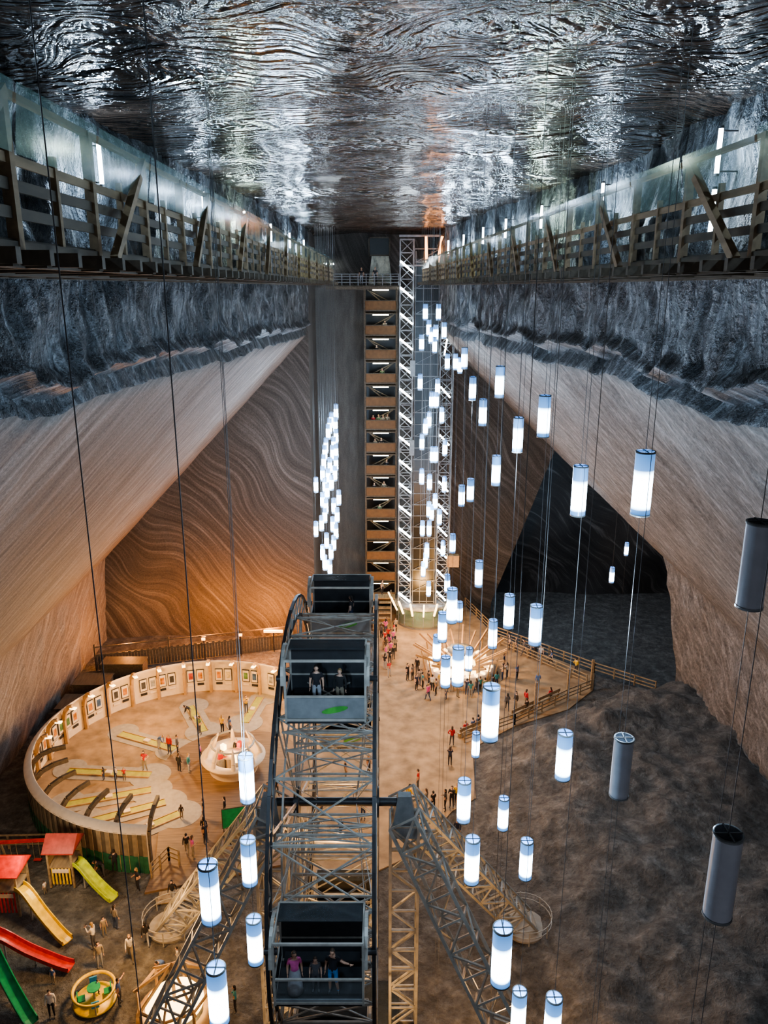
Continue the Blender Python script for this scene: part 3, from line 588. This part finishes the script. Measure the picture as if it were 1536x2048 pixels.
def person_mesh(pose,bare_arm,shorts,longhair,skirt=False):
    J=resolve(POSES[pose]); keys=list(J.keys()); idx={k:i for i,k in enumerate(keys)}
    E=[('pel','sp'),('sp','ch'),('ch','nk'),('nk','hb'),('ch','SL'),('SL','EL'),('EL','WL'),('ch','SR'),('SR','ER'),('ER','WR'),('pel','HL'),('HL','KL'),('KL','AL'),('AL','TL'),('pel','HR'),('HR','KR'),('KR','AR'),('AR','TR')]
    use=[k for k in keys if k!='hd']; idx={k:i for i,k in enumerate(use)}
    me=bpy.data.meshes.new('tmp'); me.from_pydata([J[k] for k in use],[(idx[a],idx[b]) for a,b in E],[]); ob=bpy.data.objects.new('tmp',me); bpy.context.collection.objects.link(ob)
    sk=ob.modifiers.new('s','SKIN'); ob.modifiers.new('u','SUBSURF').levels=1
    rad=dict(pel=(.15,.115),sp=(.135,.10),ch=(.155,.11),nk=(.06,.06),hb=(.055,.055))
    for s in'LR': rad.update({'S'+s:(.068,.068),'E'+s:(.046,.046),'W'+s:(.03,.03),'H'+s:(.095,.095),'K'+s:(.062,.062),'A'+s:(.042,.042),'T'+s:(.036,.036)})
    sv=me.skin_vertices[0].data
    for k in use: sv[idx[k]].radius=rad[k]; sv[idx[k]].use_root=(k=='pel')
    dg=bpy.context.evaluated_depsgraph_get(); em=bpy.data.meshes.new_from_object(ob.evaluated_get(dg))
    b=MB(); vs=[v.co.copy() for v in em.vertices]
    segs=[(J[a],J[c],a,c) for a,c in E]
    def cls(p):
        best=None;bd=9
        for a,c,ka,kc in segs:
            ac=c-a; t=clamp((p-a).dot(ac)/ac.length_squared); d=(p-(a+ac*t)).length
            if d<bd: bd=d;best=(ka,kc,t)
        ka,kc,t=best
        if kc in('sp','SL','SR'): return 1
        if kc=='ch': return 1
        if kc=='nk': return 1 if t<.75 else 0
        if kc=='hb': return 0
        if kc in('EL','ER'): return 1 if (not bare_arm or t<.6) else 0
        if kc in('WL','WR'): return 0 if bare_arm or t>.93 else 1
        if kc in('HL','HR'): return 2
        if kc in('KL','KR'): return 2
        if kc in('AL','AR'): return 0 if (shorts and t<.9) else 2
        return 3
    o=len(b.V); b.V+=[tuple(v) for v in vs]
    for p in em.polygons:
        b.F.append(tuple(o+i for i in p.vertices)); b.M.append(cls(p.center)); b.S.append(True)
    bpy.data.objects.remove(ob); bpy.data.meshes.remove(em)
    h=J['hd']
    b.ell(h,(.075,.093,.112),14,10,0,lambda v:Vector((v.x*(1-.18*clamp(-v.z/.11)),v.y,v.z)))
    b.ell(h+Vector((0,-.098,-.012)),(.013,.02,.022),6,5,0)
    for s in(-1,1):
        b.ell(h+Vector((s*.076,.008,-.005)),(.012,.02,.03),6,5,0); b.ell(h+Vector((s*.03,-.084,.008)),(.012,.008,.007),6,4,5)
    b.ell(h+Vector((0,-.086,-.05)),(.024,.008,.007),6,4,6)
    b.ell(h+Vector((0,.012,.018)),(.084,.098,.112),14,7,4,lambda v:Vector((v.x,v.y if v.y>-.05 or v.z>.05 else -.05,v.z)),0,.52)
    b.ell(h+Vector((0,.03,-.0)),(.082,.082,.10),12,7,4)
    if longhair: b.ell(h+Vector((0,.065,-.10)),(.085,.05,.17),10,7,4)
    for s in'LR':
        w=J['W'+s]; d=(w-J['E'+s]).normalized(); sd=1 if s=='L' else -1
        f=Vector((0,-1,0)) if abs(d.y)<.8 else Vector((0,0,1)); f=(f-d*f.dot(d)).normalized(); r=d.cross(f)
        b.ell(w+d*.045,(.022,.03,.045),8,6,0,lambda v:r*v.x+f*v.y+d*v.z)
        for q,(off,L) in enumerate(((-.024,.06),(-.008,.072),(.008,.068),(.023,.055))):
            p0=w+d*.075+f*off; p1=p0+d*L*.5-r*sd*.004; p2=p1+d*L*.42-r*sd*.018
            b.cyl(p0,p1,.0095,.0085,6,0); b.cyl(p1,p2,.0085,.006,6,0)
        p0=w+d*.03+f*.022; p1=p0+f*.03+d*.02; b.cyl(p0,p1,.011,.010,6,0); b.cyl(p1,p1+d*.03+f*.006,.010,.007,6,0)
    if skirt:
        p=J['pel']; b.rev((p.x,p.y,0),[(.15,p.z+.1),(.19,p.z-.1),(.24,.45),(.27,.14),(.1,.14)],16,2)
    if pose=='phone': b.box((0,-.36,1.50),(.15,.012,.08),5)
    me=bpy.data.meshes.new('person_body'); me.from_pydata(b.V,[],b.F)
    for m in(SK[0],SH[0],TR[0],SHOE,HR[0],EYE,LIP): me.materials.append(m)
    me.polygons.foreach_set('material_index',b.M); me.polygons.foreach_set('use_smooth',b.S); me.update()
    return me
SK=[mat('skin_%d'%i,c,.5,0,.05) for i,c in enumerate([(.60,.38,.27),(.52,.31,.21),(.66,.45,.34)])]
SHC=[(.02,.02,.025),(.03,.04,.08),(.10,.10,.11),(.45,.03,.04),(.05,.25,.28),(.65,.62,.56),(.06,.05,.04),(.30,.26,.20),(.02,.02,.02),(.08,.15,.35),(.60,.10,.30),(.70,.45,.05),(.20,.18,.16),(.15,.22,.12)]
SH=[mat('shirt_%d'%i,c,.8,0,.15,(8,8,8)) for i,c in enumerate(SHC)]
TR=[mat('trousers_%d'%i,c,.8,0,.12,(8,8,8)) for i,c in enumerate([(.02,.02,.025),(.04,.06,.12),(.08,.08,.09),(.25,.21,.15),(.03,.03,.035),(.35,.36,.38),(.05,.25,.55)])]
HR=[mat('hair_%d'%i,c,.6,0,.2,(20,20,20)) for i,c in enumerate([(.02,.014,.01),(.06,.035,.02),(.30,.20,.09),(.01,.01,.01)])]
SHOE=mat('shoe',(.08,.08,.08),.5); EYE=mat('eye_dark',(.01,.01,.01),.3); LIP=mat('lip',(.4,.15,.12),.5)
MC={}
def person(x,y,z=.03,pose='stand',rz=None,sh=None,tr=None,scale=None,bare=None,shorts=False,long=None,skirt=False,kind=None):
    bare=random.random()<.45 if bare is None else bare
    long=random.random()<.4 if long is None else long
    key=(pose,bare,shorts,long,skirt)
    if key not in MC: MC[key]=person_mesh(*key)
    s=scale or random.uniform(.98,1.08)
    nm=kind or ('child' if s<.8 else ('woman' if long else 'man'))
    o=bpy.data.objects.new(nm,MC[key]); bpy.context.collection.objects.link(o)
    o.location=(x,y,z); o.scale=(s,s,s); o.rotation_euler=(0,0,random.uniform(-pi,pi) if rz is None else rz)
    mats=[random.choice(SK),SH[random.randrange(len(SH)) if sh is None else sh],TR[random.randrange(6) if tr is None else tr],None,random.choice(HR)]
    for i,m in enumerate(mats):
        if m: o.material_slots[i].link='OBJECT'; o.material_slots[i].material=m
PO=['stand','stand','walk','hip','phone','stand','walk']
right=[(2.3,68.8),(2.8,68.8),(4.1,64.9),(.5,69.5),(3.4,67.8),(3.7,67.2),(4.3,67.6),(4.6,66.7),(5.4,67.1),(5.9,66.1),(6.5,66.6),(7.8,65.9),(8.1,65.5),(8.7,66.0),(9.1,66.4),(9.5,65.9),(10.3,66.6),(11.6,68.9),(12.1,69.3),(13.0,68.9),(14.7,67.1),(13.3,75.6),(13.9,75.0),(14.6,74.2),(15.2,73.7),(15.6,73.3),(16.1,72.8),(17.0,72.0),(13.0,63.8),(12.0,63.4),(11.2,63.2),(5.7,57.5),(5.3,54.7),(2.6,51.5),(1.9,49.7),(2.5,49.3),(3.1,49.2),(3.6,49.0),(4.5,49.1),(5.0,49.4),(5.4,49.8),(5.1,46.0)]
for i,(x,y) in enumerate(right):
    if i==41: person(x,y,-.05); continue
    a=None
    if 4<=i<=16: a=math.atan2(70.5-y,7.6-x)+pi/2+random.uniform(-.5,.5)
    person(x,y,pose=PO[i%7],rz=a,sh={3:3,14:4,20:9,28:3,31:3,19:9}.get(i))
for x,y in((4.9,65.9),(5.8,65.2),(6.9,65.5),(9.9,65.4),(3.1,66.9),(10.8,67.4),(3.3,70.2),(12.1,71.3)): person(x,y)
person(19.1,70.2,pose='hip',sh=11)
for x,y,sh in((15.5,65.0,3),(12.9,62.9,6),(7.0,59.2,3),(7.7,59.75,9),(8.2,60.15,2)): person(x,y,.0,pose='sit',rz=an+pi,sh=sh)
for x,y in((-.2,84.6),): person(x,y,2.66)
for x,y in((.2,79.4),(-.3,78.3),(.3,81-.9),(.5,77.4),(.1,76.6),(.6,75.7),(.2,74.9),(.7,74),(.2,73.2),(.1,71.0),(.6,72.2),(1.1,78.7),(1.0,76.9),(1.2,75.1),(-.1,75.6),(1.3,80),(1.0,73.2)): person(x,y,pose=random.choice(('stand','stand','hip')),rz=pi+random.uniform(-.7,.7) if random.random()<.6 else None)
Z1=.12
person(-12.4,62.6,Z1,'phone',.4); person(-17.2,61.6,Z1,'bend',-1.2); person(-15.8,59.1,Z1,'hip'); person(-13.9,59.3,Z1); person(-13.2,59.1,Z1,sh=9)
person(-18.7,56.9,Z1,'bend',1.2,sh=9); person(-17.6,56.1,Z1,sh=3); person(-17.0,56.3,Z1,sh=2); person(-14.9,55.4,Z1,sh=10,scale=.8); person(-16.2,53.7,Z1,sh=8,tr=0); person(-15.4,53.6,Z1,sh=4,tr=5)
person(-19.0,53.9,Z1,'hip',0,sh=3); person(-21.8,52.6,Z1,scale=.68); person(-20.9,52.7,Z1,scale=.64,sh=5); person(-20.2,52.6,Z1,scale=.66)
person(-14.6,48.0,Z1,scale=.7); person(-13.0,48.0,Z1,sh=0); person(-12.3,45.4,Z1,sh=0,tr=4); person(-13.3,44.3,Z1,'walk',sh=8); person(-12.8,43.9,Z1,'hip',sh=10); person(-12.5,46.0,Z1,sh=0); person(-10.6,44.9,Z1,'walk',sh=8,tr=0); person(-11.5,48.2,Z1,sh=0); person(-8.6,49.7,Z1,'walk',.3,sh=0,tr=5); person(-8.1,50.6,Z1,'hip',sh=0); person(-6.8,54.1,Z1,sh=0)
Z2=-.05
person(-13.2,40.2,Z2,'walk',sh=0,tr=5); person(-15.7,41.2,Z2,'hip',sh=0); person(-14.5,35.9,Z2,'walk',.3,sh=5,tr=3); person(-16.1,35.4,Z2,'stand',.4,sh=7,tr=5,long=True); person(-16.9,36.7,Z2,'phone',sh=5); person(-16.6,37.6,Z2,sh=7,scale=.8); person(-16.1,38.1,Z2,sh=12); person(-13.9,36.9,Z2,'walk',sh=0,tr=5); person(-17.5,32.2,Z2,'stand',.2,sh=5,tr=0,bare=False); person(-11.7,35.5,Z2,sh=5,scale=.75); person(-12.3,34.8,Z2,'bend',-.5,sh=9)
person(-7.9,32.6,Z2,'hip',sh=4,tr=0,bare=False); person(-8.2,31.7,Z2,sh=0); person(-21.5,40.9,Z2,scale=.6,sh=5); person(-18.3,34.3,Z2,scale=.62,sh=9); person(-17.7,42.9,Z2,'hip',sh=0,tr=0); person(-18.3,42.4,Z2,'bend',sh=0); person(-14.2,33.0,Z2,'reach',1.6,sh=9); person(-15.5,33.5,.13,scale=.55,sh=4)
person(-3,52.9,sh=0); person(-2.2,50.3,sh=2); person(-3,46,sh=0); person(-1.2,53.6,sh=8); person(-3.5,57,sh=12); person(-1.5,48,sh=1); person(-12,55.7,.09,sh=0); person(-12.9,54.0,.09,'hip',0,sh=4)
a1_=math.radians(174); gy=WC.y+R*math.cos(a1_); gz=WC.z+R*math.sin(a1_)-1.29
person(-3.05,gy-.5,gz,'stand',.2,sh=10,tr=5,long=True,skirt=True,bare=True,scale=1.04); person(-2.35,gy-.4,gz,'stand',0,sh=2,tr=2,scale=.84,long=False); person(-1.75,gy-.45,gz,'reach',-.2,sh=0,tr=6,shorts=True,scale=1.07,long=False,bare=True)
a2=math.radians(116); person(-2.6,WC.y+R*math.cos(a2),WC.z+R*math.sin(a2)-1.29,sh=0); person(-1.7,WC.y+R*math.cos(a2),WC.z+R*math.sin(a2)-1.29,sh=8)
a3=math.radians(51); person(-1.7,WC.y+R*math.cos(a3),WC.z+R*math.sin(a3)-1.29,sh=0)
for x,y in((-2.3,83),(-.9,82.9)): person(x,y,37.2,sh=0,rz=0)
for i,xs in((1,(.1,)),(2,(-.8,)),(5,(-1.2,-.6,-.1,.4)),(6,(-1,-.3)),(7,(.3,)),(9,(-.5,)),(8,(.0,-1.1)),(3,(-.2,))):
    for x in xs: person(x,85.35,36.75-2.53*i-2.34,rz=0,sh=random.choice((0,3,5,7,13)))
# ------------------------------------------------------------ lights
def pl(name,loc,p,c,r=.4):
    l=bpy.data.lights.new(name,'POINT'); l.energy=p; l.color=c; l.shadow_soft_size=r
    o=bpy.data.objects.new(name,l); o.location=loc; bpy.context.collection.objects.link(o)
BL=(.55,.76,1)
for y in (13,25,37,46,55,64,73): pl('wall_tube_light',(xl(y)+.8,y,40.3),300,BL if y!=46 else (.75,1,.8),.12)
for y in (12,22.7,34,43,51,58,66,74): pl('wall_tube_light',(xr(y)-.8,y,40.3),300,BL if y!=43 else (.75,1,.8),.12)
for y in (16,30,46): pl('pendant_light',(5.1,y,30),1200,BL)
pl('pendant_light',(-3.2,17,26),1500,BL)
for z in (14,20,26): pl('pendant_light',(-6.0,65,z),1500,BL); pl('pendant_light',(4,64,z),1500,BL)
W=(1,.54,.20)
for p in ((-20,60,5.5),(-10,62,5.5),(-17,50,5)): pl('arena_light',p,1800,W)
pl('kiosk_light',(-12,54.3,2.2),250,W)
pl('bar_light',(7.6,70.5,4.5),2300,W); pl('stage_light',(4.5,78,4),1500,W); pl('play_light',(-14,35,5),1500,W); pl('play_light',(-21,39,5),600,(1,.8,.55)); pl('plaza_light',(5,58,9),2200,W); pl('plaza_light',(3,48,6),900,W)
pl('orange_light',(-12,75.2,3.4),3600,(1,.33,.06)); pl('orange_light',(-18.5,74.4,3.6),2600,(1,.33,.06)); pl('orange_light',(-26,72.5,3),1000,(1,.36,.08))
pl('orange_light',(4.8,79.8,40.4),70,(1,.36,.07))
pl('wheel_fill',(-2.2,28,4),1000,W); pl('wheel_fill',(-2.2,34,10),600,W); pl('wheel_fill',(5,30,5),700,W)  # added fill lights to brighten the wheel and its legs, no fixtures
pl('alcove_fill',(22,93,10),2600,BL); pl('hill_fill',(14,40,14),900,(.8,.88,1))  # added fill lights for the dark alcove and the hill, no fixtures
w=bpy.data.worlds.new('w'); bpy.context.scene.world=w; w.use_nodes=True; w.node_tree.nodes['Background'].inputs[0].default_value=(.8,.84,1,1); w.node_tree.nodes['Background'].inputs[1].default_value=.16
cam=bpy.data.cameras.new('camera'); co=bpy.data.objects.new('camera',cam); bpy.context.collection.objects.link(co)
co.location=(0,0,37); co.rotation_euler=(math.radians(90)-math.atan(449/1560),0,0)
cam.sensor_fit='VERTICAL'; cam.sensor_height=24; cam.lens=24*1560/2048; cam.clip_end=400
bpy.context.scene.camera=co
try: bpy.context.scene.view_settings.look='AgX - Medium High Contrast'
except Exception as e: print(e)
bpy.context.scene.view_settings.exposure=.3
